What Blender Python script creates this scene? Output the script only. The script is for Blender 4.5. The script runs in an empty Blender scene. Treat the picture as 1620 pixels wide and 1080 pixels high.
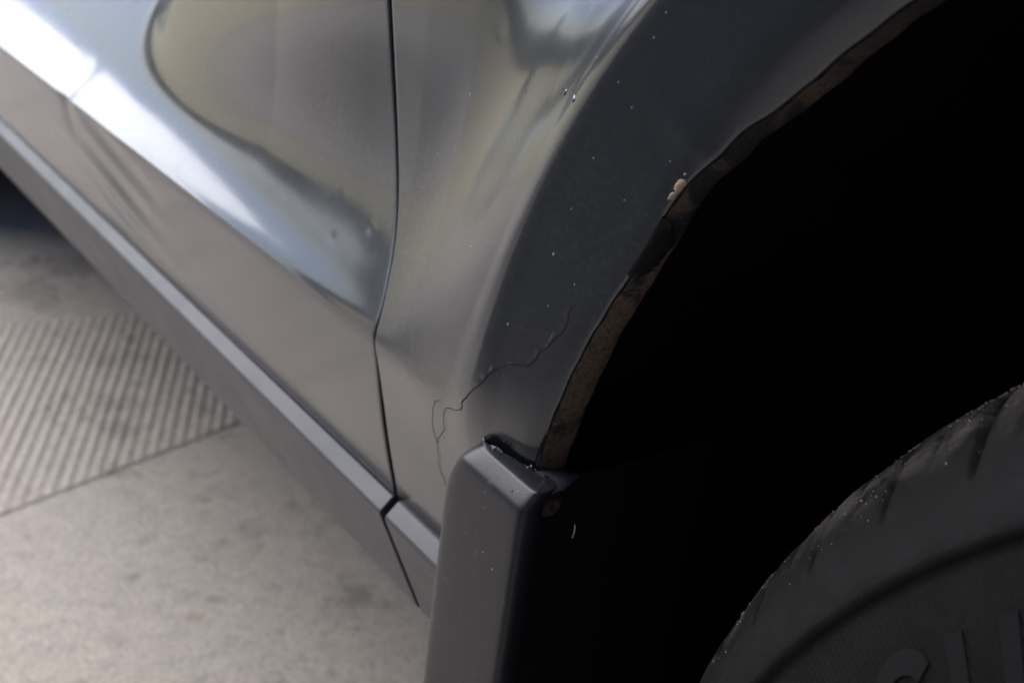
import bpy, bmesh, math, random
import numpy as np
from mathutils import Vector, noise

# ------------------------------------------------------------------ camera, light, exposure
scene = bpy.context.scene
C = scene.collection
cam_data = bpy.data.cameras.new("camera")
cam_data.sensor_width = 36.0
cam_data.lens = 45.36
cam_data.clip_start = 0.01
cam_data.clip_end = 500.0
cam_data.dof.use_dof = True
cam_data.dof.focus_distance = 0.405
cam_data.dof.aperture_fstop = 14.0
camera = bpy.data.objects.new("camera", cam_data)
C.objects.link(camera)
camera.location = (-0.095907, -0.246307, 0.694560)
camera.rotation_euler = (1.123706, -0.125175, 0.954903)
scene.camera = camera

SUN_EL, SUN_DIR = 50.0, (-0.85, -0.42)        # where the light comes from (x, y)
world = bpy.data.worlds.new("World")
scene.world = world
world.use_nodes = True
wn = world.node_tree
bg = wn.nodes["Background"]
sky = wn.nodes.new("ShaderNodeTexSky")
sky.sky_type = 'NISHITA'
sky.sun_disc = False
sky.sun_elevation = math.radians(SUN_EL)
sky.sun_rotation = math.atan2(SUN_DIR[0], SUN_DIR[1])
sky.air_density = 0.5
sky.dust_density = 1.1
sky.ozone_density = 1.2
wn.links.new(sky.outputs[0], bg.inputs[0])
bg.inputs[1].default_value = 0.06
sun_data = bpy.data.lights.new("sun", 'SUN')
sun_data.energy = 1.5
sun_data.angle = math.radians(80)
sun_data.color = (1.0, 0.98, 0.955)
sun = bpy.data.objects.new("sun", sun_data)
C.objects.link(sun)
_h = math.hypot(*SUN_DIR)
_sd = Vector((SUN_DIR[0] / _h * math.cos(math.radians(SUN_EL)), SUN_DIR[1] / _h * math.cos(math.radians(SUN_EL)), math.sin(math.radians(SUN_EL))))
sun.rotation_euler = _sd.to_track_quat('Z', 'Y').to_euler()
sun.location = _sd * 8
scene.view_settings.view_transform = 'Standard'
scene.view_settings.look = 'None'
scene.view_settings.exposure = 1.76
scene.view_settings.gamma = 1.0

rng = random.Random(7)

# ------------------------------------------------------------------ helpers
def clamp(v, a=0.0, b=1.0):
    return np.minimum(np.maximum(v, a), b)

def smooth(a, b, v):
    t = clamp((np.asarray(v, float) - a) / (b - a))
    return t * t * (3 - 2 * t)

def nn(x, y, z=0.0):
    return noise.noise(Vector((x, y, z)))

def tag(o, label=None, cat=None, group=None, kind=None):
    for k, v in (("label", label), ("category", cat), ("group", group), ("kind", kind)):
        if v:
            o[k] = v
    return o

def link(name, me, material=None, parent=None, smooth_shade=True):
    o = bpy.data.objects.new(name, me)
    C.objects.link(o)
    if material is not None:
        me.materials.append(material)
    if smooth_shade and len(me.polygons):
        me.polygons.foreach_set("use_smooth", [True] * len(me.polygons))
    if parent is not None:
        o.parent = parent
        o.matrix_parent_inverse = root_inverse.get(parent.name, None) or parent.matrix_world.inverted()
    return o

root_inverse = {}

def empty(name, loc):
    o = bpy.data.objects.new(name, None)
    o.empty_display_size = 0.2
    o.location = loc
    C.objects.link(o)
    from mathutils import Matrix
    root_inverse[name] = Matrix.Translation(-Vector(loc))
    return o

def pydata(name, verts, faces):
    me = bpy.data.meshes.new(name)
    me.from_pydata([tuple(float(c) for c in v) for v in verts], [], faces)
    me.update()
    return me

def grid(name, X, Y, Z, flip=False, wrap=False):
    """a sheet from three equal 2-D arrays"""
    r, c = X.shape
    me = bpy.data.meshes.new(name)
    verts = np.stack([X, Y, Z], -1).reshape(-1, 3)
    i = np.arange(r * c).reshape(r, c)
    if wrap:
        i = np.concatenate([i, i[:1]], 0)
    q = np.stack([i[:-1, :-1], i[:-1, 1:], i[1:, 1:], i[1:, :-1]], -1).reshape(-1, 4)
    if flip:
        q = q[:, ::-1]
    me.from_pydata(verts.tolist(), [], q.tolist())
    me.update()
    return me

def prism_x(name, prof, x0, x1, nx=2, cap=True, fx=None):
    """closed (y, z) outline run along x; fx(x) lifts the outline in z"""
    xs = np.linspace(x0, x1, nx)
    n = len(prof)
    v, f = [], []
    for x in xs:
        d = fx(x) if fx else 0.0
        for (y, z) in prof:
            v.append((x, y, z + d))
    for k in range(nx - 1):
        for j in range(n):
            a, b = k * n + j, k * n + (j + 1) % n
            f.append((a, b, b + n, a + n))
    if cap:
        f.append(tuple(range(n - 1, -1, -1)))
        f.append(tuple(range((nx - 1) * n, nx * n)))
    return pydata(name, v, f)

def box(bm, a, b):
    vs = [bm.verts.new((x, y, z)) for x in (a[0], b[0]) for y in (a[1], b[1]) for z in (a[2], b[2])]
    for q in ((0, 1, 3, 2), (4, 6, 7, 5), (0, 4, 5, 1), (2, 3, 7, 6), (0, 2, 6, 4), (1, 5, 7, 3)):
        bm.faces.new([vs[k] for k in q])

def mesh_of(name, bm):
    bmesh.ops.recalc_face_normals(bm, faces=bm.faces)
    me = bpy.data.meshes.new(name)
    bm.to_mesh(me)
    bm.free()
    return me

# ------------------------------------------------------------------ materials
class Mat:
    def __init__(self, name):
        self.m = bpy.data.materials.new(name)
        self.m.use_nodes = True
        self.t = self.m.node_tree
        self.b = self.t.nodes["Principled BSDF"]
        self.co = self.t.nodes.new("ShaderNodeTexCoord").outputs["Object"]
    def n(self, kind, **kw):
        o = self.t.nodes.new(kind)
        for k, v in kw.items():
            setattr(o, k, v)
        return o
    def put(self, sock, v):
        if hasattr(v, "is_output"):
            self.t.links.new(v, sock)
        else:
            sock.default_value = v
    def set(self, **kw):
        for k, v in kw.items():
            self.put(self.b.inputs[k.replace("_", " ")], v)
        return self
    def noise(self, scale, detail=4, rough=0.55, vec=None, stretch=None, dist=0.0):
        vec = vec or self.co
        if stretch:
            mp = self.n("ShaderNodeMapping")
            mp.inputs["Scale"].default_value = stretch
            self.put(mp.inputs["Vector"], vec)
            vec = mp.outputs[0]
        o = self.n("ShaderNodeTexNoise")
        self.put(o.inputs["Vector"], vec)
        o.inputs["Scale"].default_value = scale
        o.inputs["Detail"].default_value = detail
        o.inputs["Roughness"].default_value = rough
        o.inputs["Distortion"].default_value = dist
        return o.outputs["Fac"]
    def ramp(self, fac, stops):
        o = self.n("ShaderNodeValToRGB")
        self.put(o.inputs[0], fac)
        e = o.color_ramp.elements
        while len(e) < len(stops):
            e.new(0.5)
        for k, (p, c) in enumerate(stops):
            e[k].position = p
            e[k].color = (c, c, c, 1) if isinstance(c, (int, float)) else (*c, 1)
        return o.outputs[0]
    def mix(self, fac, a, b):
        o = self.n("ShaderNodeMix", data_type='RGBA')
        self.put(o.inputs[0], fac)
        for s, v in ((o.inputs[6], a), (o.inputs[7], b)):
            if isinstance(v, tuple) and len(v) == 3:
                v = (*v, 1)
            self.put(s, v)
        return o.outputs[2]
    def math(self, op, a, b=0.0, c=None):
        o = self.n("ShaderNodeMath", operation=op)
        self.put(o.inputs[0], a)
        self.put(o.inputs[1], b)
        if c is not None:
            self.put(o.inputs[2], c)
        return o.outputs[0]
    def xyz(self):
        o = self.n("ShaderNodeSeparateXYZ")
        self.put(o.inputs[0], self.co)
        return o.outputs
    def bump(self, h, strength=0.3, dist=0.001):
        o = self.n("ShaderNodeBump")
        o.inputs["Strength"].default_value = strength
        o.inputs["Distance"].default_value = dist
        self.put(o.inputs["Height"], h)
        self.put(self.b.inputs["Normal"], o.outputs[0])
        return self

def paint_material():
    m = Mat("grey_metallic_paint")
    flake = m.noise(1900, 2, 0.6)
    film = m.noise(9, 5, 0.6)
    dust = m.noise(420, 3, 0.7)
    dirt = m.math('MULTIPLY', m.ramp(film, [(0.42, 0.0), (0.72, 1.0)]), m.ramp(dust, [(0.5, 0.0), (0.66, 1.0)]))
    col = m.mix(flake, (0.044, 0.050, 0.060), (0.068, 0.076, 0.090))
    col = m.mix(m.math('MULTIPLY', dirt, 0.22), col, (0.25, 0.235, 0.21))
    smear = m.noise(22, 6, 0.7, stretch=(0.6, 1, 1.8), dist=1.2)
    low = m.ramp(m.xyz()[2], [(0.38, 1.0), (0.56, 0.25)])
    veil = m.math('MULTIPLY', m.ramp(smear, [(0.42, 0.0), (0.75, 1.0)]), low)
    col = m.mix(m.math('MULTIPLY', veil, 0.10), col, (0.12, 0.115, 0.108))
    crough = m.math('ADD', m.ramp(film, [(0.3, 0.08), (0.75, 0.12)]), m.math('MULTIPLY', veil, 0.16))
    m.set(Base_Color=col, Metallic=0.82, Roughness=m.ramp(film, [(0.3, 0.26), (0.75, 0.32)]),
          Coat_Weight=1.0, Coat_Roughness=crough, Coat_IOR=1.53)
    m.bump(m.noise(55, 2, 0.5), 0.025, 0.001)
    return m.m

def simple(name, col, rough, metallic=0.0, bump=None, spec=0.5):
    m = Mat(name)
    m.set(Base_Color=(*col, 1), Roughness=rough, Metallic=metallic)
    m.b.inputs["Specular IOR Level"].default_value = spec
    if bump:
        m.bump(m.noise(bump[0], 3, 0.6), bump[1], bump[2])
    return m.m

def plastic_material(name, c0, c1, rough=(0.38, 0.5)):
    m = Mat(name)
    a = m.noise(30, 5, 0.6)
    g = m.noise(1500, 2, 0.5)
    fine = m.noise(260, 4, 0.7)
    col = m.mix(a, c0, c1)
    col = m.mix(m.math('MULTIPLY', m.ramp(fine, [(0.60, 0.0), (0.72, 1.0)]), 0.18), col, (0.22, 0.22, 0.23))
    m.set(Base_Color=col, Roughness=m.ramp(a, [(0.3, rough[0]), (0.7, rough[1])]))
    m.bump(g, 0.12, 0.0004)
    return m.m

def rust_material():
    m = Mat("rusty_flange")
    a = m.noise(70, 6, 0.65)
    b = m.noise(260, 5, 0.7)
    cov = m.noise(38, 5, 0.62, dist=0.6)
    col = m.mix(a, (0.080, 0.046, 0.028), (0.240, 0.145, 0.088))
    col = m.mix(m.ramp(b, [(0.45, 0.0), (0.7, 0.75)]), col, (0.130, 0.105, 0.085))
    col = m.mix(m.ramp(cov, [(0.50, 0.0), (0.57, 1.0)]), col, (0.014, 0.018, 0.018))
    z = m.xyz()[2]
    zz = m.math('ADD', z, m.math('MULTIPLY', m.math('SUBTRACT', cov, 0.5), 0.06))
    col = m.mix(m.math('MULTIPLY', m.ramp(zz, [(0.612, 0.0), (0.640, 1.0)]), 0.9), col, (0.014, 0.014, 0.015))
    col = m.mix(m.ramp(m.noise(420, 5, 0.8), [(0.38, 0.8), (0.5, 0.0)]), col, (0.03, 0.02, 0.016))
    m.set(Base_Color=col, Roughness=0.72, Metallic=0.15)
    m.bump(m.math("ADD", b, m.noise(900, 4, 0.7)), 0.9, 0.0008)
    return m.m

def tyre_material():
    m = Mat("tyre_rubber")
    x, y, z = m.xyz()
    dx = m.math('MULTIPLY', x, -1.0)
    dz = m.math('SUBTRACT', z, 0.335)
    rho = m.math('SQRT', m.math('ADD', m.math('MULTIPLY', dx, dx), m.math('MULTIPLY', dz, dz)))
    ang = m.math('ARCTAN2', dz, dx)
    # fine radial ribs inside the sidewall line
    knurl = m.math('SINE', m.math('MULTIPLY', ang, 900.0))
    inside = m.ramp(m.math('MULTIPLY', rho, 1.0), [(0.3005, 1.0), (0.3012, 0.0)])
    h = m.math('MULTIPLY', knurl, inside)
    a = m.noise(45, 6, 0.65, dist=0.5)
    f = m.noise(700, 4, 0.7)
    dusty = m.math('MULTIPLY', m.ramp(y, [(0.026, 0.0), (0.042, 1.0)]), m.ramp(a, [(0.43, 0.0), (0.60, 1.0)]))
    dusty = m.math('MULTIPLY', dusty, m.ramp(f, [(0.30, 0.35), (0.7, 1.0)]))
    gr = m.n("ShaderNodeAttribute")
    gr.attribute_name = "groove"
    dusty = m.math('MULTIPLY', dusty, m.math('SUBTRACT', 1.0, gr.outputs["Fac"]))  # dust kept out of the grooves, putting their shade into the colour
    scuff = m.ramp(m.noise(90, 5, 0.7, stretch=(1, 1, 1)), [(0.45, 0.0), (0.75, 0.5)])
    base = m.mix(a, (0.004, 0.0043, 0.0047), (0.009, 0.0093, 0.010))
    base = m.mix(scuff, base, (0.015, 0.0155, 0.0165))
    col = m.mix(m.math('MULTIPLY', dusty, 0.8), base, (0.150, 0.132, 0.115))
    m.set(Base_Color=col, Roughness=0.78)
    m.b.inputs["Specular IOR Level"].default_value = 0.22
    hh = m.math('ADD', m.math('MULTIPLY', h, 0.4), m.math('MULTIPLY', f, 0.8))
    m.bump(m.math("ADD", hh, m.math("MULTIPLY", m.noise(160, 5, 0.7), 0.8)), 0.6, 0.0008)
    return m.m

def concrete_material(name, groove=False):
    m = Mat(name)
    big = m.noise(2.3, 6, 0.6)
    mid = m.noise(13, 6, 0.62, dist=0.3)
    fine = m.noise(240, 4, 0.75)
    spots = m.noise(26, 3, 0.5)
    if groove:
        col = m.mix(mid, (0.42, 0.375, 0.33), (0.52, 0.465, 0.412))
    else:
        col = m.mix(big, (0.46, 0.410, 0.362), (0.56, 0.500, 0.446))
        col = m.mix(m.ramp(mid, [(0.35, 0.0), (0.7, 0.8)]), col, (0.49, 0.435, 0.385))
    col = m.mix(m.ramp(fine, [(0.36, 0.55), (0.52, 0.0)]), col, (0.20, 0.19, 0.18))
    col = m.mix(m.ramp(fine, [(0.55, 0.0), (0.72, 0.5)]), col, (0.60, 0.585, 0.56))
    col = m.mix(m.ramp(spots, [(0.63, 0.0), (0.72, 0.55)]), col, (0.17, 0.155, 0.145))
    mottle = m.noise(60, 5, 0.7, dist=0.8)
    col = m.mix(m.ramp(mottle, [(0.30, 0.5), (0.5, 0.0)]), col, (0.26, 0.24, 0.225))
    col = m.mix(m.ramp(mottle, [(0.52, 0.0), (0.75, 0.45)]), col, (0.64, 0.58, 0.52))
    for (sx, sy, r, c, amt) in ((-0.866, 0.242, 0.030, (0.14, 0.125, 0.115), 0.75), (-0.845, 0.262, 0.022, (0.15, 0.13, 0.12), 0.6),
                                (-0.905, 0.107, 0.009, (0.30, 0.17, 0.10), 0.6), (-1.265, 0.165, 0.030, (0.15, 0.14, 0.13), 0.7), (-1.215, 0.155, 0.028, (0.15, 0.14, 0.13), 0.7),
                                (-1.36, 0.20, 0.035, (0.17, 0.155, 0.145), 0.55), (-1.56, 0.17, 0.05, (0.13, 0.115, 0.105), 0.6), (-1.62, 0.27, 0.06, (0.12, 0.105, 0.095), 0.7),
                                (-1.70, -0.85, 0.75, (0.13, 0.115, 0.10), 1.5), (-1.0, 0.20, 0.02, (0.2, 0.18, 0.17), 0.5), (-1.02, 0.255, 0.012, (0.16, 0.145, 0.135), 0.6)):  # first entry here: wide dark patch, shade painted in for the door's reflection
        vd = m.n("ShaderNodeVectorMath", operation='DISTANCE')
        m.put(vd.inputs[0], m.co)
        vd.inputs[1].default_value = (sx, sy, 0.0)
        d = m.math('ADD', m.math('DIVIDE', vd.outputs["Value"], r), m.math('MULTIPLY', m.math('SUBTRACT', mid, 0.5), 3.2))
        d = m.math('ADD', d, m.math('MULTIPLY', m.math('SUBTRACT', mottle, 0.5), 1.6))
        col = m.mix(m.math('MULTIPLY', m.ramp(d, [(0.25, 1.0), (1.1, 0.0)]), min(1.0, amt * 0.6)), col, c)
    m.set(Base_Color=col, Roughness=0.85)
    m.bump(m.math('ADD', fine, m.math('MULTIPLY', mottle, 0.6)), 0.6, 0.0025)
    return m.m

PAINT = paint_material()
TRIM = plastic_material("grey_trim_plastic", (0.042, 0.044, 0.055), (0.057, 0.060, 0.074), (0.34, 0.44))
GUARD = plastic_material("dark_guard_plastic", (0.012, 0.0125, 0.016), (0.019, 0.020, 0.025), (0.28, 0.38))
BLACK = simple("black_plastic", (0.006, 0.006, 0.006), 0.9, spec=0.15)
DARKGAP = simple("dark_gap_shade", (0.010, 0.010, 0.010), 0.85, spec=0.2)
RUST = rust_material()
SCREW_RUST = simple("rusted_steel", (0.07, 0.035, 0.024), 0.7, 0.3, (500, 0.5, 0.0006))
CLIP = simple("worn_steel", (0.55, 0.50, 0.42), 0.3, 1.0)
CRACK = simple("bare_crack_edge", (0.030, 0.024, 0.020), 0.9, spec=0.2)
PALE_CHIP = simple("pale_chip", (0.36, 0.35, 0.33), 0.7)
DARK_CHIP = simple("dark_chip", (0.015, 0.015, 0.016), 0.8)
ORANGE_CHIP = simple("rust_flake", (0.46, 0.33, 0.23), 0.9, 0.0, (900, 0.8, 0.0006))
BLACKPAINT = simple("black_underseal", (0.008, 0.008, 0.008), 0.8, spec=0.25)
TYRE = tyre_material()
SAND = simple("sand_grain", (0.27, 0.25, 0.22), 0.75)
LETTER = simple("raised_rubber", (0.0085, 0.0092, 0.0105), 0.62, spec=0.3)
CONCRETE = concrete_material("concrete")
RIBMAT = concrete_material("rib_concrete")
GROOVE = concrete_material("groove_concrete", True)

# ------------------------------------------------------------------ body surface (y grows inward)
#SURF-BEGIN
XA, ZA, RA = -0.0139, 0.3774, 0.3829         # wheel arch circle
RW, ZW = 0.3352, 0.335                       # tyre
XS = -0.487                                  # door seam

def z_crease(x):
    return 0.4685 + 0.030 * clamp((x + 0.487), -3, 0.2)

def z_trim(x):
    return 0.3865 + 0.016 * clamp((x + 0.487), -3, 0.2)

_SZ = np.linspace(0.37, 0.90, 107)
_SX = np.interp(_SZ, [0.3904, 0.4085, 0.4218, 0.4350, 0.4516, 0.4672, 0.4746, 0.4821, 0.4886, 0.4958, 0.5054, 0.5151, 0.5263, 0.5380, 0.5514, 0.5647, 0.5793, 0.5932, 0.6065, 0.6192, 0.8192], [-0.4926, -0.4936, -0.4935, -0.4929, -0.4908, -0.4892, -0.4896, -0.4916, -0.4937, -0.4965, -0.5021, -0.5076, -0.5133, -0.5175, -0.5207, -0.5231, -0.5247, -0.5279, -0.5326, -0.5403, -0.5703])
_SX = np.convolve(np.pad(_SX, 4, mode='edge'), np.array([1, 2, 3, 4, 5, 4, 3, 2, 1]) / 25, 'valid')

def smoother(a, b, v):
    t = clamp((np.asarray(v, float) - a) / (b - a))
    return t * t * t * (t * (6 * t - 15) + 10)

def x_seam(z):
    return np.interp(z, _SZ, _SX)

_U = np.linspace(0, 0.42, 169)

def tilt(x, u):
    """tangent of the outward-and-up tilt of the skin at height u above the crease"""
    e = clamp((XS + 0.017 - x) / 0.55, 0, 1.15)
    t1 = 0.32 + 1.10 * e ** 0.85
    w1 = 0.0085 + 0.012 * e
    z = u + z_crease(x)
    base = 0.41 + 0.09 * smooth(-0.60, -0.76, x) - 0.10 * smooth(-0.54, -0.46, x) * (1 - smooth(0.57, 0.63, z)) + 0.38 * smooth(-0.52, -0.385, x) * smooth(0.545, 0.635, z)
    base = base * (1 - 0.92 * smooth(0.605, 0.70, z) * smooth(-0.44, -0.50, x))
    # the flatter pocket in the middle of the door
    cx, cz, ca, sa = -0.560, 0.560, math.cos(0.20), math.sin(0.20)
    du, dv = (x - cx) * ca + (z - cz) * sa, -(x - cx) * sa + (z - cz) * ca
    q = np.sqrt((du / 0.268) ** 2 + (dv / (0.052 + 0.14 * clamp(x + 0.63, 0, 0.13))) ** 2)
    wide = smooth(-0.74, -0.56, x)
    pocket = 1 - smooth(0.82 - 0.25 * wide, 1.06 + 0.12 * wide, q)
    inner = 0.15 - 0.24 * (1 - smooth(0.0, 0.95, q))
    t = base * (1 - pocket) + inner * pocket
    k = 1 - smooth(0.30 * w1, 1.75 * w1, u)
    front = smooth(-0.455, -0.405, x)           # crease dies out on the fender
    t = t * (1 - k) + np.maximum(t, t1) * k * (1 - front) + t * k * front
    return t

def skin(x, z, keep=1.0):
    x = np.asarray(x, float); z = np.asarray(z, float)
    x, z = np.broadcast_arrays(x, z)
    zc = z_crease(x)
    u = z - zc
    rc = 0.0022 + 0.012 * smooth(-0.468, -0.405, x)              # the crease softens and dies on the fender
    low = 0.24 * rc * np.log1p(np.exp(clamp(-u / rc, -40, 40)))
    T = tilt(x[..., None], _U)                                   # (..., n)
    H = np.concatenate([np.zeros(T.shape[:-1] + (1,)), np.cumsum((T[..., 1:] + T[..., :-1]) / 2 * (_U[1] - _U[0]), -1)], -1)
    k = clamp(u / (_U[1] - _U[0]), 0, len(_U) - 1.001)
    i = np.floor(k).astype(int)
    f = k - i
    up = np.take_along_axis(H, i[..., None], -1)[..., 0] * (1 - f) + np.take_along_axis(H, i[..., None] + 1, -1)[..., 0] * f
    y = np.where(u > 0, up, 0) * keep + low
    # rounded crease line
    r = 0.0022
    y = y + r * 0.12 * np.exp(-(u / r) ** 2 / 2) * (1 - smooth(-0.485, -0.44, x))
    for dx_, dz_, rr_, am_ in ((-0.522, 0.502, 0.0025, 0.00018), (-0.5519, 0.5073, 0.003, 0.00012), (-0.5478, 0.4879, 0.002, 0.00012), (-0.4576, 0.5983, 0.003, 0.0002)):
        y = y + am_ * np.exp(-((x - dx_) ** 2 + (z - dz_) ** 2) / rr_ ** 2)
    # shallow ripples knocked into the lower door
    g = np.exp(-((x + 0.80) / 0.05) ** 2 - ((z - 0.425) / 0.03) ** 2)
    y = y + g * 0.0011 * np.sin((z - 0.42) * 260 + (x + 0.8) * 40)
    y = y + 0.0010 * np.exp(-((x + 0.868) / 0.010) ** 2 - ((z - 0.455) / 0.020) ** 2)
    y = y + 0.00025 * np.exp(-((x + 0.70) / 0.003) ** 2 - ((z - 0.466) / 0.004) ** 2)
    return y

def flare(x, z):
    """the lip that stands out round the wheel arch (negative = outward)"""
    dx, dz = np.asarray(x, float) - XA, np.asarray(z, float) - ZA
    rho = np.hypot(dx, dz)
    s = rho - RA
    phi = np.arctan2(dz, -dx)
    w = 0.0320 + 0.0105 * smooth(math.radians(10), math.radians(36), phi)
    A = 0.215 * w
    inn = -A * s / w
    out = -A * np.exp(-np.maximum(s - w, 0) / (0.030 + 0.025 * (1 - smooth(math.radians(10), math.radians(34), phi))))
    k = 0.0085 + 0.009 * (1 - smooth(math.radians(8), math.radians(24), phi))                                                   # ridge radius
    d = s - w
    blend = smooth(-k, k, d)
    y = inn * (1 - blend) + out * blend
    fade = smooth(0.425, 0.490, z)
    y = y * fade
    # knocks near the rusted lip
    def dent(a, s0, wa, ws, d):
        return d * np.exp(-((phi - a) / wa) ** 2 - ((s - s0) / ws) ** 2)
    # the skin rolls over towards the wheel along the upper lip
    roll = 0.0009 + 0.0042 * smooth(0.48, 0.72, phi)
    y = y + roll * np.maximum(1 - s / (0.007 + 0.009 * smooth(0.48, 0.72, phi)), 0) ** 2
    y = y + dent(0.575, 0.011, 0.016, 0.010, 0.00022) + dent(0.602, 0.010, 0.009, 0.011, -0.00022) + dent(0.63, 0.012, 0.016, 0.011, 0.0002) \
          + dent(0.50, 0.009, 0.045, 0.008, 0.0003)
    return y

def fender_y(x, z):
    s = np.hypot(np.asarray(x, float) - XA, np.asarray(z, float) - ZA) - RA
    return skin(np.minimum(x, -0.40), z, smoother(0.030, 0.128, s)) + flare(x, z)
#SURF-END

def door_y(x, z):
    return skin(x, z)

# ------------------------------------------------------------------ ground
def make_ground():
    # one large sheet, finer near the car
    me = pydata("ground", [(-150, -150, 0), (150, -150, 0), (150, 150, 0), (-150, 150, 0)], [(0, 1, 2, 3)])
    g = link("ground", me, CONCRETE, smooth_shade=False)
    tag(g, kind="structure")
    # the ribbed strip laid in the concrete, bounded by two edges
    p0, p1 = np.array((-1.112, 0.011)), np.array((-1.186, 0.292))
    q0, q1 = np.array((-1.488, 0.118)), np.array((-1.463, 0.289))
    dirp, dirq = (p1 - p0) / np.linalg.norm(p1 - p0), (q1 - q0) / np.linalg.norm(q1 - q0)
    def P(y): return p0 + dirp * (y - p0[1]) / dirp[1]
    def Q(y): return q0 + dirq * (y - q0[1]) / dirq[1]
    ya, yb = -0.55, 0.75
    a, b, c, d = P(ya), P(yb), Q(yb), Q(ya)
    base = pydata("ribbed_paving", [(*v, 0.001) for v in (a, b, c, d)], [(0, 1, 2, 3)])
    rp = link("ribbed_paving", base, GROOVE, smooth_shade=False)
    tag(rp, kind="structure")
    rd = np.array((0.880, -0.475)); rd /= np.linalg.norm(rd)
    rn = np.array((-rd[1], rd[0]))
    poly = [a, b, c, d]
    pitch = 0.0119
    proj = [float(np.dot(v, rn)) for v in poly]
    k = math.floor(min(proj) / pitch)
    count = 0
    while k * pitch < max(proj):
        o = rn * (k * pitch + 0.5 * pitch)
        k += 1
        ts = []
        for i in range(4):
            u, v = poly[i], poly[(i + 1) % 4]
            su, sv = np.dot(u - o, rn), np.dot(v - o, rn)
            if su * sv < 0:
                w = u + (v - u) * su / (su - sv)
                ts.append(float(np.dot(w - o, rd)))
        if len(ts) != 2 or ts[1] == ts[0]:
            continue
        t0, t1 = min(ts) + 0.0003, max(ts) - 0.0003
        mid = o + rd * (t0 + t1) / 2
        if t1 - t0 < 0.02 or not (-0.28 < o[1] + rd[1] * ((-1.3 - o[0]) / rd[0]) < 0.62):
            continue
        prof = [(-0.0044, 0.0), (-0.0026, 0.0008), (0.0, 0.0011), (0.0026, 0.0008), (0.0044, 0.0)]
        v, f = [], []
        n = max(3, int((t1 - t0) / 0.03))
        for j in range(n + 1):
            t = t0 + (t1 - t0) * j / n
            wv = 0.0006 * nn(t * 9, k * 1.7)
            hv = max(0.25, 1 + 0.5 * nn(t * 9, k * 0.6, 5) + 0.2 * nn(t * 30, k * 3.1, 5))
            end = 0.35 if j in (0, n) else 1.0
            for (s, h) in prof:
                q = o + rd * t + rn * (s + wv)
                v.append((q[0], q[1], 0.0011 + h * hv * end))
        for j in range(n):
            for m_ in range(4):
                f.append((j * 5 + m_, j * 5 + m_ + 1, j * 5 + m_ + 6, j * 5 + m_ + 5))
        link("rib", pydata("rib", v, f), RIBMAT, rp)
        count += 1
    print("ribs", count)

make_ground()

# ------------------------------------------------------------------ the car
car = empty("car", (-1.1, 0.86, 0.0))
tag(car, "dark grey car with a rusty cracked front wheel arch", "car")

def make_door():
    xs_rel = np.concatenate([np.linspace(-1.75, -1.05, 36)[:-1], np.linspace(-1.05, XS - 0.0022, 260)])
    n = len(xs_rel)
    lo = -(np.linspace(1, 0, 60) ** 1.8)[:-1]
    up = np.linspace(0, 1, 190) ** 1.9
    zc = z_crease(xs_rel)[:, None]
    zb = (z_trim(xs_rel) + 0.0012)[:, None]
    Z = np.concatenate([zc + lo[None] * (zc - zb), zc + up[None] * (0.98 - zc)], 1)
    X = np.repeat(xs_rel[:, None], Z.shape[1], 1)
    X = X + (x_seam(Z) - XS) * smooth(-0.75, XS, X)
    Y = door_y(X, Z)
    # rolled front edge
    ed = [(0.0003, 0.0001), (0.0006, 0.0004), (0.0007, 0.0012), (0.0007, 0.014)]
    X = np.concatenate([X] + [X[-1:] + a for a, b in ed], 0)
    Z = np.concatenate([Z] + [Z[n - 1:n]] * 4, 0)
    Y = np.concatenate([Y] + [Y[n - 1:n] + b for a, b in ed], 0)
    # rolled lower edge
    X = np.concatenate([X[:, :1], X[:, :1], X], 1)
    Z = np.concatenate([Z[:, :1] - 0.0012, Z[:, :1] - 0.0008, Z], 1)
    Y = np.concatenate([Y[:, :1] + 0.012, Y[:, :1] + 0.0012, Y], 1)
    return link("front_door", grid("front_door", X, Y, Z, flip=False), PAINT, car)

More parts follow.
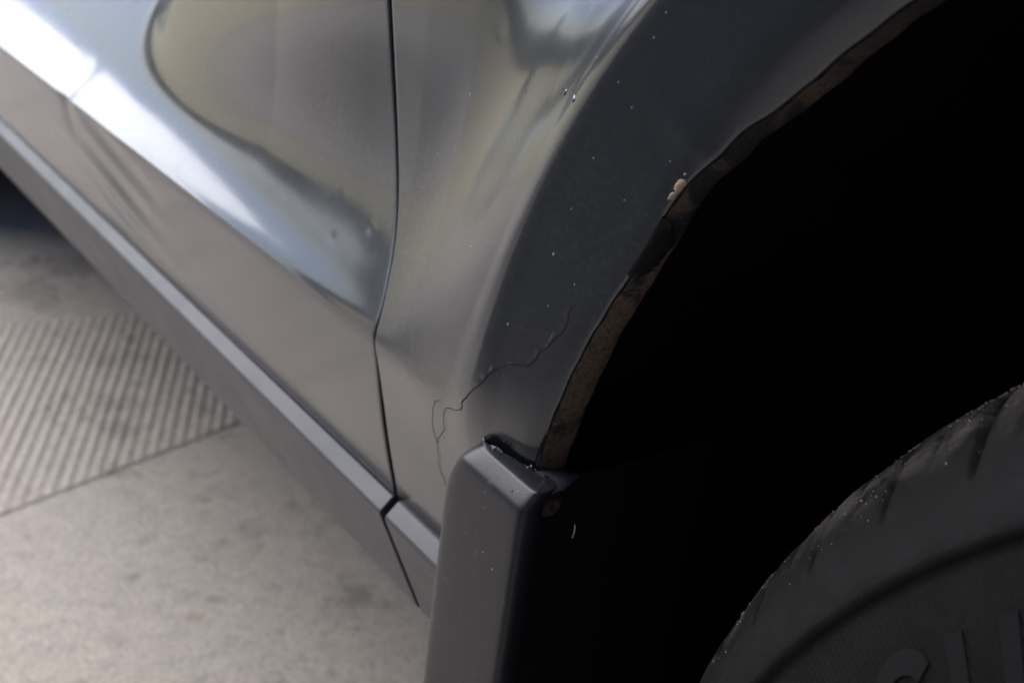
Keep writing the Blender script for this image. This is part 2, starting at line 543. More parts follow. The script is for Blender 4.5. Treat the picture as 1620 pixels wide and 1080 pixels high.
def make_fender():
    phi = np.radians(np.concatenate([np.linspace(1.0, 62, 330), np.linspace(62, 170, 120)[1:]]))
    S = np.linspace(0, 1, 150) ** 1.15
    cp, sp = np.cos(phi), np.sin(phi)
    r_end = np.full(len(phi), 9.0)
    xs, xf, zt = XS + 0.0022, 0.55, 0.86
    r_end = np.where(cp > 1e-6, np.minimum(r_end, (XA - xs) / np.maximum(cp, 1e-6)), r_end)
    r_end = np.where(sp > 1e-6, np.minimum(r_end, (zt - ZA) / np.maximum(sp, 1e-6)), r_end)
    r_end = np.where(cp < -1e-6, np.minimum(r_end, (xf - XA) / np.maximum(-cp, 1e-6)), r_end)
    # lip of the arch is a little wavy where it has rusted
    r0 = RA + 0.0028 * np.exp(-((phi - 0.568) / 0.045) ** 2) + 0.0018 * np.exp(-((phi - 0.635) / 0.03) ** 2) + 0.0001 * np.sin(phi * 37) + 0.00012 * np.sin(phi * 131)
    R = r0[:, None] + (r_end - r0)[:, None] * S[None]
    X, Z = XA - R * cp[:, None], ZA + R * sp[:, None]
    X = X + (x_seam(Z) - XS) * (S[None] ** 1.5) * (np.abs(X[:, -1:] - xs) < 1e-6)
    Y = fender_y(X, Z)
    # rolled edge at the arch and at the seam
    a1 = [(-0.0004, 0.0006), (-0.0006, 0.0014)]
    Xa = [XA - (R[:, :1] + a) * cp[:, None] for a, b in a1][::-1]
    Za = [ZA + (R[:, :1] + a) * sp[:, None] for a, b in a1][::-1]
    Ya = [Y[:, :1] + b for a, b in a1][::-1]
    e1 = [(0.0003, 0.0001), (0.0006, 0.0004), (0.0007, 0.0012), (0.0007, 0.014)]
    Xe = [X[:, -1:] - a * cp[:, None] for a, b in e1]
    Ze = [Z[:, -1:] + a * sp[:, None] for a, b in e1]
    Ye = [Y[:, -1:] + b for a, b in e1]
    X2, Y2, Z2 = (np.concatenate(q, 1) for q in (Xa + [X] + Xe, Ya + [Y] + Ye, Za + [Z] + Ze))
    fe = link("front_fender", grid("front_fender", X2, Y2, Z2, flip=True), PAINT, car)
    # the turned-in flange of the arch, bare and rusty
    w = np.interp(phi, np.radians([0, 8, 18, 28, 36, 42, 50, 60, 180]), [0.0122, 0.0122, 0.0118, 0.0098, 0.0085, 0.0080, 0.0062, 0.0050, 0.005])
    w = w + 0.0004 * np.sin(phi * 23) + 0.0003 * np.sin(phi * 71 + 1)
    V = np.array([0.0, 0.12, 0.3, 0.5, 0.7, 0.9, 1.0])
    rr = (r0 - 0.0007)[:, None] - 0.0018 * np.sin(V * math.pi * 0.8)[None]
    yy = (Y[:, :1] + 0.0013) + w[:, None] * V[None]
    lump = np.array([[nn(p * 60, v * 3) for v in V] for p in phi]) * 0.0004
    rr = rr + lump
    X3, Z3 = XA - rr * cp[:, None], ZA + rr * sp[:, None]
    # thickness on the inside edge
    X3 = np.concatenate([X3, XA - (rr[:, -1:] + 0.0011) * cp[:, None]], 1)
    Z3 = np.concatenate([Z3, ZA + (rr[:, -1:] + 0.0011) * sp[:, None]], 1)
    yy = np.concatenate([yy, yy[:, -1:]], 1)
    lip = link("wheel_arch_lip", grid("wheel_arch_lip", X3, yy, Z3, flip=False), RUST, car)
    lip["label"] = "rusty turned-in edge of the wheel arch"
    return fe, lip

door = make_door()
fender, arch_lip = make_fender()

# ---- sill trim in two lengths with a gap below the door seam
TRIM_PROF = [(0.0200, 0.3862), (0.0188, 0.3857), (0.0140, 0.3808), (0.0131, 0.3797), (0.0133, 0.3782), (0.0380, 0.3215), (0.0398, 0.3185),
             (0.0430, 0.3165), (0.075, 0.318), (0.075, 0.372), (0.034, 0.384)]

def make_trim(x0, x1, nx):
    f = lambda x: float(z_trim(x)) - 0.3865
    me = prism_x("sill_trim", TRIM_PROF, x0, x1, nx, True, f)
    o = link("sill_trim", me, TRIM, car)
    bev = o.modifiers.new("bevel", 'BEVEL')
    bev.width = 0.0008
    bev.segments = 2
    bev.limit_method = 'ANGLE'
    bev.angle_limit = math.radians(25)
    o.modifiers.new("normals", 'WEIGHTED_NORMAL')
    return o

make_trim(-1.75, -0.4945, 3)
make_trim(-0.4905, -0.410, 3)

# ---- dark strip set close behind the door gap, standing in for its shade
def make_backing():
    zz = np.linspace(0.385, 0.88, 60)
    Z = np.repeat(zz[None], 2, 0)
    X = x_seam(Z) + np.array([[-0.012], [0.012]])
    Y = np.repeat((skin(x_seam(zz), zz) + 0.0042)[None], 2, 0)
    link("seal_gap_shade", grid("seal_gap_shade", X, Y, Z), DARKGAP, car)
make_backing()

# ---- guard at the foot of the arch
def make_guard():
    # outline of the section from the rear edge round to the front return (x, y)
    def section(xl, ins):
        pts = [(xl - 0.0040, 0.0165), (xl - 0.0030, 0.0080), (xl - 0.0018, 0.0000), (xl - 0.0004, -0.0060), (xl + 0.0012, -0.0088), (xl + 0.0034, -0.0101),
               (xl + 0.0080, -0.0105), (-0.3960, -0.0105), (-0.3850, -0.0105), (-0.3765, -0.0105), (-0.3742, -0.0104),
               (-0.3732, -0.0098), (-0.3727, -0.0088), (-0.3720, -0.0060), (-0.3722, -0.0030), (-0.3735, -0.0006)]
        out = []
        for k, (x, y) in enumerate(pts):
            w = ins * (1.0 if y < 0 else max(0.0, 1 - y / 0.008))
            out.append((x, y + w))
        return out
    zs = [0.14, 0.20, 0.26, 0.32, 0.36, 0.40, 0.425, 0.436, 0.445, 0.452, 0.4575, 0.4600, 0.4615, 0.4630, 0.4645, 0.4658, 0.4664]
    rows = []
    for z in zs:
        xl = -0.4200 + 0.0015 * smooth(0.40, 0.30, z) + 0.0125 * float(clamp((z - 0.436) / 0.0304)) ** 2.6
        ins = 0.0
        if z > 0.4598:
            t = (z - 0.4598) / (0.4664 - 0.4598)
            ins = 0.0052 * t ** 1.15
        rows.append([(x, y, z) for x, y in section(xl, ins)])
    v, f = [], []
    n = len(rows[0])
    for r in rows:
        v += r
    for k in range(len(rows) - 1):
        for j in range(n - 1):
            f.append((k * n + j, k * n + j + 1, (k + 1) * n + j + 1, (k + 1) * n + j))
    # shelf: from the last row inward to a broken edge
    top = rows[-1]
    base = (len(rows) - 1) * n
    inner = []
    s0 = len(v)
    use = list(range(3, n))
    for q, j in enumerate(use):
        x, y, z = top[j]
        t = clamp((x + 0.405) / 0.028)
        yi = -0.0032 + 0.0062 * t
        if j > 11:
            yi = 0.0030
        jag = 0.0007 * nn(x * 900, 3.3) if j < 12 else 0
        inner.append((x - (0.003 if j < 12 else 0.0075) * 1.0, max(y + 0.0006, yi + jag), z + 0.0004 + 0.0006 * nn(x * 700, 8.1)))
    v += inner
    for q in range(len(use) - 1):
        f.append((base + use[q], base + use[q + 1], s0 + q + 1, s0 + q))
    me = pydata("arch_guard", v, f)
    bm = bmesh.new(); bm.from_mesh(me)
    bmesh.ops.recalc_face_normals(bm, faces=bm.faces)
    bm.to_mesh(me); bm.free()
    g = link("arch_guard", me, GUARD, car)
    ss = g.modifiers.new("subdivision", 'SUBSURF')
    ss.levels = ss.render_levels = 2
    # the tab that turns inward under the fender tip
    z = 0.4658
    outl = [(-0.3773, -0.0040), (-0.3853, 0.0026), (-0.3835, 0.0105), (-0.3795, 0.0172), (-0.3768, 0.0168), (-0.3722, 0.0062), (-0.3728, 0.0010), (-0.3735, -0.0030)]
    bm = bmesh.new()
    hi = [bm.verts.new((x, y, z)) for x, y in outl]
    lo = [bm.verts.new((x, y, z - 0.0016)) for x, y in outl]
    bm.faces.new(hi); bm.faces.new(lo[::-1])
    for k in range(len(outl)):
        bm.faces.new((hi[k], lo[k], lo[(k + 1) % len(outl)], hi[(k + 1) % len(outl)]))
    bmesh.ops.bevel(bm, geom=[e for e in bm.edges], offset=0.0004, segments=2, affect='EDGES')
    link("tab", mesh_of("tab", bm), TRIM, g)
    # the flange that faces the wheel
    bm = bmesh.new()
    box(bm, (-0.3815, -0.0015, 0.14), (-0.3795, 0.085, 0.4635))
    bmesh.ops.bevel(bm, geom=[e for e in bm.edges], offset=0.0005, segments=2, affect='EDGES')
    fl = link("flange", mesh_of("flange", bm), BLACK, g, smooth_shade=False)
    return g

def lathe_x(bm, center, prof, seg=24):
    """rings (x offset, radius) about an axis along x"""
    rings = []
    for dx, r in prof:
        rings.append([bm.verts.new((center[0] + dx, center[1] + r * math.cos(a), center[2] + r * math.sin(a)))
                      for a in [2 * math.pi * k / seg for k in range(seg)]])
    for a, b in zip(rings[:-1], rings[1:]):
        for k in range(seg):
            bm.faces.new((a[k], a[(k + 1) % seg], b[(k + 1) % seg], b[k]))
    bm.faces.new(rings[-1]); bm.faces.new(rings[0][::-1])

guard = make_guard()
bm = bmesh.new()
lathe_x(bm, (-0.3795, 0.0070, 0.4551), [(0, 0.0048), (0.0006, 0.0050), (0.0012, 0.0048), (0.0014, 0.0034), (0.0026, 0.0032), (0.0030, 0.0027), (0.0028, 0.0014), (0.0016, 0.0012)])
link("screw", mesh_of("screw", bm), SCREW_RUST, guard)
bm = bmesh.new()
pts = [Vector((-0.378, 0.0180 + 0.0018 * math.cos(a), 0.4412 + 0.0042 * math.sin(a))) for a in np.linspace(-0.9, 0.7, 9)]
def tube(bm, pts, r, seg=8):
    rings = []
    for k, p in enumerate(pts):
        d = (pts[min(k + 1, len(pts) - 1)] - pts[max(k - 1, 0)]).normalized()
        a = d.orthogonal().normalized(); b = d.cross(a)
        rr = r * (0.5 if k in (0, len(pts) - 1) else 1)
        rings.append([bm.verts.new(p + a * rr * math.cos(t) + b * rr * math.sin(t)) for t in [2 * math.pi * i / seg for i in range(seg)]])
    for a, b in zip(rings[:-1], rings[1:]):
        for k in range(seg):
            bm.faces.new((a[k], a[(k + 1) % seg], b[(k + 1) % seg], b[k]))
    bm.faces.new(rings[0][::-1]); bm.faces.new(rings[-1])
tube(bm, pts, 0.0005)
link("clip", mesh_of("clip", bm), CLIP, guard)

# ---- liner and the closed body behind the panels
def make_liner():
    phi = np.radians(np.linspace(-60, 200, 90))
    ys = np.array([0.0145, 0.03, 0.08, 0.2, 0.42, 0.43])
    rs = np.array([0.392, 0.40, 0.41, 0.41, 0.41, 0.02])
    P, Yv = np.meshgrid(phi, ys, indexing='ij')
    Rv = np.repeat(rs[None], len(phi), 0) + 0.004 * np.sin(P * 40) * (Yv > 0.05) * (Yv < 0.4)
    link("arch_liner", grid("arch_liner", XA - Rv * np.cos(P), Yv, ZA + Rv * np.sin(P)), BLACK, car)
make_liner()
bm = bmesh.new()
box(bm, (-4.0, 0.060, 0.328), (-0.440, 1.66, 0.46))
box(bm, (-4.0, 0.170, 0.461), (-0.440, 1.56, 1.30))
box(bm, (-0.440, 0.46, 0.328), (0.90, 1.66, 0.95))
box(bm, (-0.440, 0.050, 0.825), (0.90, 0.46, 0.95))
box(bm, (0.450, 0.060, 0.328), (0.90, 0.46, 0.825))
box(bm, (-4.0, 0.35, 0.20), (-0.47, 1.60, 0.326))
box(bm, (-4.0, 1.45, 0.03), (0.40, 1.58, 0.199))  # far-side skirt added down near the ground to block light under the car
link("body_shell", mesh_of("body_shell", bm), BLACK, car, smooth_shade=False)

# ---- tyres
def tyre_mesh(name, xc, detail):
    prof = [(0.030, 0.205), (0.022, 0.212), (0.016, 0.225), (0.0115, 0.240), (0.0092, 0.255), (0.0082, 0.268), (0.0080, 0.280), (0.0084, 0.290),
            (0.0095, 0.2985), (0.0100, 0.3010), (0.0094, 0.3014), (0.0080, 0.3030), (0.0084, 0.3048), (0.0100, 0.3080), (0.0124, 0.3115), (0.0146, 0.3137),
            (0.0160, 0.3150), (0.0168, 0.3162), (0.0180, 0.3174), (0.0200, 0.3188), (0.0222, 0.3205), (0.0250, 0.3225), (0.0280, 0.3246), (0.0310, 0.3266), (0.0340, 0.3285),
            (0.0370, 0.3302), (0.0400, 0.3317), (0.0430, 0.3330), (0.0460, 0.3341), (0.0500, 0.3352), (0.0550, 0.3362), (0.0600, 0.3369), (0.0660, 0.3375), (0.074, 0.3380),
            (0.0750, 0.331), (0.082, 0.331), (0.083, 0.3383), (0.11, 0.339), (0.15, 0.339), (0.20, 0.336), (0.235, 0.325), (0.252, 0.30), (0.256, 0.26), (0.24, 0.205)]
    prof = np.array(prof)
    yv, rv = prof[:, 0], prof[:, 1]
    phi = np.linspace(-math.pi, math.pi, (3601 if detail else 241))[:-1]
    P, Yv = np.meshgrid(phi, yv, indexing='ij')
    Rv = np.repeat(rv[None], len(phi), 0).copy()
    if detail:
        # slanted shoulder grooves and the short sipes between them
        step = math.radians(5.95)
        t = (yv - 0.017) / (0.062 - 0.017)                        # 0 at the low end, 1 on the tread
        on = smooth(0.0, 0.30, t) * (yv < 0.0745)
        path = math.radians(0.6) * clamp(t, 0, 1.3)       # grooves run back as they climb
        off = math.radians(40.7)
        d = P - off + path[None] * 1.0
        d = (d + step / 2) % step - step / 2
        wd = math.radians(0.34) * (0.75 + 1.25 * clamp(t, 0, 1) ** 1.3)[None]
        g = np.exp(-(d / wd) ** 4) * on[None]
        on2 = smooth(0.30, 0.42, t) * (1 - smooth(0.72, 0.85, t))
        d2 = P - off - step * 0.45 + path[None]
        d2 = (d2 + step / 2) % step - step / 2
        g2 = np.exp(-(d2 / math.radians(0.16)) ** 2) * on2[None]
        cut = 0.0080 * g + 0.0022 * g2
        Rv = Rv - cut
        Yv = Yv + 0.35 * cut * (Yv < 0.045)
        Rv = Rv + 0.0003 * np.sin(P * 53) * (Yv > 0.02)
    me = grid(name, xc - Rv * np.cos(P), Yv, ZW + Rv * np.sin(P), flip=True, wrap=True)
    at = me.attributes.new("groove", 'FLOAT', 'POINT')
    gv = np.clip(g + 0.8 * g2, 0, 1) if detail else np.zeros_like(P)
    at.data.foreach_set("value", gv.astype(np.float32).ravel())
    return me

tyre = link("tyre", tyre_mesh("tyre", 0.0, True), TYRE, car)
rear = link("tyre", tyre_mesh("tyre", -2.08, False), TYRE, car)
def rim(xc):
    phi = np.linspace(0, 2 * math.pi, 73)[:-1]
    prof = np.array([(0.030, 0.208), (0.022, 0.206), (0.026, 0.198), (0.060, 0.190), (0.085, 0.10), (0.070, 0.05), (0.068, 0.001)])
    P, Yv = np.meshgrid(phi, prof[:, 0], indexing='ij')
    Rv = np.repeat(prof[None, :, 1], len(phi), 0)
    link("rim", grid("rim", xc - Rv * np.cos(P), Yv, ZW + Rv * np.sin(P), flip=True, wrap=True), CLIP, car)
rim(0.0); rim(-2.08)

# raised letters on the sidewall, set round the rim
def side_y(r):
    return float(np.interp(r, [0.240, 0.255, 0.268, 0.280, 0.290], [0.0115, 0.0092, 0.0082, 0.0080, 0.0084]))

def letter(strokes, a0):
    """strokes: closed outlines in (u along the rim, v up), metres; a0 = angle of u=0 above the rear horizon"""
    bm = bmesh.new()
    for path, w in strokes:
        top, n = [], len(path)
        L, R_ = [], []
        for k in range(n):
            p = np.array(path[k]); d = np.array(path[min(k + 1, n - 1)]) - np.array(path[max(k - 1, 0)])
            d = d / np.linalg.norm(d); nrm = np.array((-d[1], d[0])) * w / 2
            L.append(p + nrm); R_.append(p - nrm)
        def put(q, lift):
            r = 0.2560 + q[1]
            a = a0 + (q[0] + 0.45 * (q[1] - 0.032)) / 0.272
            return bm.verts.new((-r * math.cos(a), side_y(r) - lift, ZW + r * math.sin(a)))
        lt, rt = [put(q, 0.0006) for q in L], [put(q, 0.0006) for q in R_]
        lb, rb = [put(q, -0.0004) for q in L], [put(q, -0.0004) for q in R_]
        for k in range(n - 1):
            bm.faces.new((lt[k], lt[k + 1], rt[k + 1], rt[k]))
            bm.faces.new((lb[k], lb[k + 1], lt[k + 1], lt[k]))
            bm.faces.new((rt[k], rt[k + 1], rb[k + 1], rb[k]))
        for k in (0, n - 1):
            bm.faces.new((lb[k], lt[k], rt[k], rb[k]))
    link("letter", mesh_of("letter", bm), LETTER, tyre, smooth_shade=False)

def arc(cx, cy, rx, ry, a, b, n=12):
    return [(cx + rx * math.cos(math.radians(t)), cy + ry * math.sin(math.radians(t))) for t in np.linspace(a, b, n)]
LW = 0.0058
S_ = arc(0.011, 0.0215, 0.0085, 0.0070, 20, 180, 10) + arc(0.011, 0.0215, 0.0085, 0.0070, 190, 268, 6) + arc(0.011, 0.0078, 0.0088, 0.0068, 88, -90, 10) + arc(0.011, 0.0078, 0.0088, 0.0068, -100, -165, 5)
U_ = [(0.003, 0.030), (0.003, 0.010)] + arc(0.0115, 0.010, 0.0085, 0.0085, 180, 360, 12) + [(0.020, 0.030)]
O_ = arc(0.011, 0.015, 0.0090, 0.0130, 90, 450, 26)
letter([(O_, LW)], math.radians(25.2))
letter([(S_, LW)], math.radians(31.3))
letter([(U_, LW)], math.radians(37.1))

# sand caught on the shoulder of the tyre
def make_sand():
    bm = bmesh.new()
    rg = random.Random(3)
    for k in range(2600):
        a = math.radians(rg.uniform(8, 62))
        y = 0.020 + 0.055 * rg.random() ** 0.55
        if rg.random() < 0.25:
            y = rg.uniform(0.05, 0.072)
        r = float(np.interp(y, [0.0168, 0.02, 0.025, 0.031, 0.037, 0.043, 0.05, 0.06, 0.074], [0.3162, 0.3188, 0.3225, 0.3266, 0.3302, 0.3330, 0.3352, 0.3369, 0.3380]))
        s = 0.00010 + 0.00038 * rg.random() ** 4
        c = Vector((-r * math.cos(a), y, ZW + r * math.sin(a)))
        if nn(a * 25, y * 120) < -0.15 and rg.random() < 0.8:
            continue
        vs = []
        for d in ((1, 0, 0), (-1, 0, 0), (0, 1, 0), (0, -1, 0), (0, 0, 1), (0, 0, -1)):
            vs.append(bm.verts.new(c + Vector(d) * s * rg.uniform(0.7, 1.3)))
        for q in ((0, 2, 4), (2, 1, 4), (1, 3, 4), (3, 0, 4), (2, 0, 5), (1, 2, 5), (3, 1, 5), (0, 3, 5)):
            bm.faces.new([vs[i] for i in q])
    o = link("sand", mesh_of("sand", bm), SAND, tyre, smooth_shade=False)
    o["kind"] = "stuff"
make_sand()

# ---- unseen block added to darken the tyre, flare and guard, and the hedge at the far edge of the yard
bm = bmesh.new()
box(bm, (-0.95, -0.85, 0.0), (1.80, -0.60, 0.95))
box(bm, (1.80, -0.85, 0.0), (2.05, 3.0, 0.95))
w_ = link("shade_wall", mesh_of("shade_wall", bm), simple("shade_wall_grey", (0.36, 0.375, 0.40), 0.9, 0.0, (60, 0.5, 0.004)), smooth_shade=False)
tag(w_, "added unseen blocker shading the front of the car", "shade_wall")

def make_hedge():
    bm = bmesh.new()
    rg = random.Random(11)
    box(bm, (-10.0, -24.0, 0.0), (-9.2, 14.0, 0.42))
    for k in range(9000):
        y = rg.uniform(-24, 14); x = rg.uniform(-10.2, -9.0)
        top = 0.58 + 0.10 * nn(y * 0.6, 2.2)
        z = top * math.sqrt(rg.random())
        c = Vector((x, y, z)); d = Vector((rg.gauss(0, 1), rg.gauss(0, 1), rg.gauss(0, 1))).normalized()
        a = d.orthogonal().normalized() * 0.10; b = d.cross(a).normalized() * 0.06
        bm.faces.new([bm.verts.new(c + v) for v in (-a, b, a, -b)])
    o = link("hedge", mesh_of("hedge", bm), simple("hedge_leaves", (0.030, 0.027, 0.020), 0.8), smooth_shade=False)
    tag(o, "long low dark hedge along the far edge of the yard", "hedge")
make_hedge()

# ------------------------------------------------------------------ wear on the fender
def on_skin(x, z, lift=0.0):
    return Vector((x, float(fender_y(np.array([x]), np.array([z]))[0]) - lift, z))

def resample(pts, step):
    out = [pts[0]]
    for a, b in zip(pts[:-1], pts[1:]):
        n = max(1, int(math.hypot(b[0] - a[0], b[1] - a[1]) / step))
        for k in range(1, n + 1):
            out.append((a[0] + (b[0] - a[0]) * k / n, a[1] + (b[1] - a[1]) * k / n))
    return out

def crack(pts, width, seed, flake=0):
    """a split in the paint: an open dark edge with one side lifted"""
    pts = resample(pts, 0.0006)
    n = len(pts)
    v, f = [], []
    for k, (x, z) in enumerate(pts):
        a, b = pts[max(k - 1, 0)], pts[min(k + 1, n - 1)]
        d = Vector((b[0] - a[0], 0, b[1] - a[1])).normalized()
        nrm = Vector((-d.z, 0, d.x))
        jit = 0.00042 * nn(k * 0.7, seed) + 0.00022 * nn(k * 2.3, seed + 4)
        w = width * (0.55 + 0.8 * abs(nn(k * 0.23, seed + 9))) * min(1, (k + 1) / 6, (n - k) / 6)
        for off, lift in ((-1.0, 0.00003), (-0.35, 0.00013), (0.55, 0.00016), (1.0, 0.00003)):
            p = nrm * (off * w + jit)
            v.append(on_skin(x + p.x, z + p.z, lift))
    for k in range(n - 1):
        for j in range(3):
            f.append((k * 4 + j, k * 4 + j + 1, k * 4 + j + 5, k * 4 + j + 4))
    link("paint_crack", pydata("paint_crack", v, f), CRACK, fender)
    if flake:
        v, f = [], []
        for k, (x, z) in enumerate(pts):
            a, b = pts[max(k - 1, 0)], pts[min(k + 1, n - 1)]
            d = Vector((b[0] - a[0], 0, b[1] - a[1])).normalized()
            nrm = Vector((-d.z, 0, d.x)) * flake
            jit = 0.00025 * nn(k * 0.9, seed) + 0.0002 * nn(k * 2.3, seed + 4)
            up = 0.00026 * max(0.0, 0.35 + nn(k * 0.16, seed + 2)) * min(1, k / 8, (n - 1 - k) / 8)
            wide = 0.0022 + 0.0014 * nn(k * 0.13, seed + 7)
            for q, l in ((0.00030, 1.0), (0.3 * wide, 0.9), (0.65 * wide, 0.45), (wide, 0.0)):
                p = nrm * (q + (jit if q < 0.0004 else 0))
                v.append(on_skin(x + p.x, z + p.z, up * l + (0.00002 if l else -0.00004)))
        for k in range(n - 1):
            for j in range(3):
                f.append((k * 4 + j, k * 4 + j + 1, k * 4 + j + 5, k * 4 + j + 4))
        link("lifted_paint", pydata("lifted_paint", v, f), PAINT, fender)

CRACK_A = [(-0.3660, 0.5420), (-0.3702, 0.5373), (-0.3732, 0.5343), (-0.3747, 0.5312), (-0.3747, 0.5279), (-0.3753, 0.5256), (-0.3775, 0.5221), (-0.3797, 0.5196), (-0.3817, 0.5162), (-0.3844, 0.5134), (-0.3865, 0.5094), (-0.3885, 0.5066), (-0.3900, 0.5049), (-0.3937, 0.5040), (-0.3978, 0.5024), (-0.4004, 0.5005), (-0.4023, 0.4989), (-0.4045, 0.4967), (-0.4067, 0.4942), (-0.4087, 0.4911), (-0.4106, 0.4882), (-0.4129, 0.4858), (-0.4151, 0.4832), (-0.4176, 0.4798), (-0.4213, 0.4755), (-0.4207, 0.4742), (-0.4225, 0.4718), (-0.4271, 0.4692)]
CRACK_B = [(-0.4271, 0.4692), (-0.4300, 0.4682), (-0.4342, 0.4662), (-0.4368, 0.4618), (-0.4385, 0.4562), (-0.4382, 0.4543), (-0.4399, 0.4521), (-0.4429, 0.4485), (-0.4459, 0.4453), (-0.4478, 0.4407), (-0.4488, 0.4361), (-0.4495, 0.4320), (-0.4496, 0.4285), (-0.4485, 0.4260), (-0.4470, 0.4245), (-0.4471, 0.4212)]
CRACK_C = [(-0.4342, 0.4662), (-0.4372, 0.4676), (-0.4420, 0.4649), (-0.4447, 0.4603), (-0.4471, 0.4539), (-0.4485, 0.4498), (-0.4485, 0.4471), (-0.4480, 0.4443), (-0.4475, 0.4419)]
CRACK_D = [(-0.4022, 0.4975), (-0.4016, 0.4968), (-0.4021, 0.4953)]
crack(CRACK_A[2:], 0.00036, 1.0, -1)
crack(CRACK_B, 0.00024, 21.0, 1)
crack(CRACK_C[1:], 0.00009, 41.0)
crack(CRACK_D, 0.00016, 61.0)

def pebble(name, x, z, w, h, lift, mat, parent, seed, ang=0.0, surf=None):
    """a small uneven scab lying on the skin"""
    surf = surf or on_skin
    v, f = [], []
    n = 14
    v.append(surf(x, z, lift))
    for ring, (q, lf) in enumerate(((0.6, 0.85), (1.0, -0.00005 / max(lift, 1e-6)))):
        for k in range(n):
            t = 2 * math.pi * k / n
            r = q * (1 + 0.45 * nn(math.cos(t) * 1.3 + seed, math.sin(t) * 1.3, seed) + 0.35 * nn(math.cos(t) * 3.1, math.sin(t) * 3.1 + seed, seed))
            a, b = r * w * math.cos(t), r * h * math.sin(t)
            v.append(surf(x + a * math.cos(ang) - b * math.sin(ang), z + a * math.sin(ang) + b * math.cos(ang), lift * lf))
    for k in range(n):
        f.append((0, 1 + k, 1 + (k + 1) % n))
        f.append((1 + k, 1 + n + k, 1 + n + (k + 1) % n, 1 + (k + 1) % n))
    return link(name, pydata(name, v, f), mat, parent)

for k, (x, z) in enumerate([(-0.4683, 0.573), (-0.485, 0.5455), (-0.4324, 0.5305), (-0.3825, 0.5484), (-0.3748, 0.6122), (-0.3995, 0.5167), (-0.3832, 0.5301), (-0.3733, 0.5416),
                            (-0.4908, 0.53), (-0.3767, 0.5656), (-0.3697, 0.584), (-0.3573, 0.6028), (-0.3516, 0.6238), (-0.3482, 0.6313), (-0.3627, 0.6086)]):
    big = 1.0 if k in (0, 1, 2, 3, 5) else 0.6
    pebble("stone_chip", x, z, 0.00036 * big, 0.00075 * big, 0.00014, PALE_CHIP, fender, 3.1 * k, -0.35)
rg = random.Random(21)
for k in range(9):
    a_, r_ = math.radians(rg.uniform(12, 48)), RA + rg.uniform(0.004, 0.085)
    q_ = rg.uniform(0.4, 1.0) ** 2
    pebble("stone_chip", XA - r_ * math.cos(a_), ZA + r_ * math.sin(a_), 0.00024 * q_, 0.00045 * q_, 0.0001, PALE_CHIP if k % 4 else DARK_CHIP, fender, 1.7 * k + 0.3, rg.uniform(-1, 1))
pebble("paint_blister", -0.3816, 0.5982, 0.0011, 0.0013, 0.00042, PAINT, fender, 2.0)
pebble("paint_blister", -0.3898, 0.5976, 0.0006, 0.0010, 0.00035, PAINT, fender, 5.0)
for k, (x, z, w) in enumerate([(-0.4265, 0.5869, 1.0), (-0.3927, 0.5978, 0.9), (-0.4023, 0.5906, 0.8), (-0.3973, 0.6034, 0.7), (-0.3793, 0.5195, 1.5)]):
    pebble("stone_chip", x, z, 0.00030 * w, 0.00055 * w, 0.0001, DARK_CHIP, fender, 7.7 * k + 1, -0.3)

# ---- flakes along the rusted lip
def lip_strip(name, a0, a1, widths, mat, seed, s_out=0.0012, lift=0.0005):
    """a torn piece of paint lying over the edge: from s_out up the skin, over the lip and in along the flange"""
    n = max(10, int((a1 - a0) / 0.1))
    v, f = [], []
    for k in range(n + 1):
        t = k / n
        a = math.radians(a0 + (a1 - a0) * t)
        r0 = RA + 0.0028 * math.exp(-((a - 0.568) / 0.045) ** 2) + 0.0018 * math.exp(-((a - 0.635) / 0.03) ** 2)
        end = min(1, t * 7, (1 - t) * 7)
        so = max(0.0002, s_out * end * (1 + 0.9 * nn(k * 0.8, seed)))
        w = float(np.interp(t, np.linspace(0, 1, len(widths)), widths)) * (1 + 0.55 * nn(k * 0.55, seed + 3)) * end
        def P(r, y):
            return Vector((XA - r * math.cos(a), y, ZA + r * math.sin(a)))
        def Y(r):
            q = P(r, 0)
            return float(fender_y(np.array([q.x]), np.array([q.z]))[0])
        ye = Y(r0)
        v += [P(r0 + so, Y(r0 + so) - 0.0001), P(r0 + so * 0.5, Y(r0 + so * 0.5) - lift), P(r0 - 0.0006, ye - lift * 0.6), P(r0 - 0.0016 - lift, ye + 0.0012),
              P(r0 - 0.0026 - lift, ye + 0.0012 + w * 0.5), P(r0 - 0.0030 - lift * 0.6, ye + 0.0013 + w)]
    for k in range(n):
        for j in range(5):
            f.append((k * 6 + j, k * 6 + j + 1, k * 6 + j + 7, k * 6 + j + 6))
    o = link(name, pydata(name, v, f), mat, arch_lip)
    o.modifiers.new("thickness", 'SOLIDIFY').thickness = 0.0002
    return o

lip_strip("paint_flake", 27.2, 30.8, [0.0022, 0.0050, 0.0058, 0.0020], BLACKPAINT, 1.0, 0.0003, 0.00015)
pebble("rust_flake", -0.3394, 0.5856, 0.0012, 0.0026, 0.0005, ORANGE_CHIP, fender, 4.0, -0.5)
pebble("rust_flake", -0.3416, 0.5816, 0.0007, 0.0019, 0.0006, ORANGE_CHIP, fender, 9.0, -0.5)
pebble("rust_flake", -0.3380, 0.5893, 0.0003, 0.0006, 0.0003, ORANGE_CHIP, fender, 14.0, -0.5)

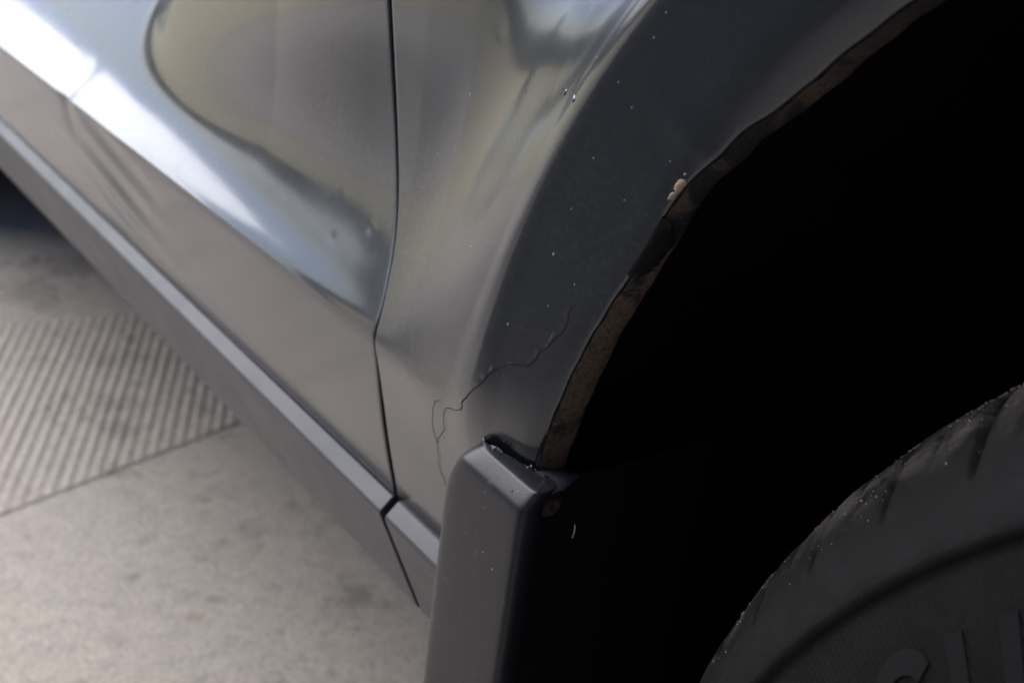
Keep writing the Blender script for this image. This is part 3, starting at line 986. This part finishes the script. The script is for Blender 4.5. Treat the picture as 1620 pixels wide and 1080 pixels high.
# ---- chips and scuffs on the guard
def on_guard(x, z, lift=0.0):
    t = max(0.0, (z - 0.4598) / 0.0066)
    return Vector((x, -0.0105 + 0.0052 * t ** 1.15 - lift, z))
for k, (x, z, w, m_) in enumerate([(-0.3815, 0.4628, 0.9, DARK_CHIP), (-0.3795, 0.4636, 0.6, PALE_CHIP), (-0.3835, 0.4300, 0.9, PALE_CHIP), (-0.3960, 0.4420, 0.5, DARK_CHIP),
                                   (-0.3925, 0.4500, 0.5, PALE_CHIP), (-0.3900, 0.4330, 0.5, PALE_CHIP), (-0.4020, 0.4350, 0.5, DARK_CHIP), (-0.3935, 0.4560, 0.5, PALE_CHIP)]):
    pebble("stone_chip", x, z, 0.00034 * w, 0.00060 * w, 0.00018, m_, guard, 5.3 * k + 2, 0.2, on_guard)
rg = random.Random(9)
bm = bmesh.new()
for k in range(46):                                              # shreds of plastic along the broken edge of the shelf
    t = rg.random()
    c = Vector((-0.4075 + 0.024 * t, -0.0038 + 0.0058 * t + rg.gauss(0, 0.0003), 0.4670 + rg.uniform(-0.0002, 0.0004)))
    s_ = 0.0003 + 0.0008 * rg.random() ** 3 + (0.0010 if 0.22 < t < 0.36 else 0)
    d = Vector((rg.gauss(0, 1), rg.gauss(0, 0.6), abs(rg.gauss(0, 0.9)))).normalized() * s_
    n_ = d.orthogonal().normalized() * s_ * 0.45
    q = d.cross(n_).normalized() * s_ * 0.22
    a = [bm.verts.new(c + v_) for v_ in (-n_, n_, d, q, )]
    for tri in ((0, 1, 2), (0, 3, 1), (1, 3, 2), (2, 3, 0)):
        bm.faces.new([a[i] for i in tri])
sh = link("plastic_shreds", mesh_of("plastic_shreds", bm), simple("torn_plastic", (0.20, 0.21, 0.23), 0.4), guard, smooth_shade=False)
sh["kind"] = "stuff"

m_ = Mat("dry_verge_soil")
m_.set(Base_Color=m_.mix(m_.noise(3.0, 6, 0.65), (0.40, 0.35, 0.22), (0.58, 0.52, 0.36)), Roughness=0.95)
v_ = link("verge", pydata("verge", [(-9.0, -24, 0.004), (-3.3, -24, 0.004), (-2.9, 14, 0.004), (-9.0, 14, 0.004)], [(0, 1, 2, 3)]), m_.m, smooth_shade=False)
tag(v_, kind="structure")
#DETAIL-MARK
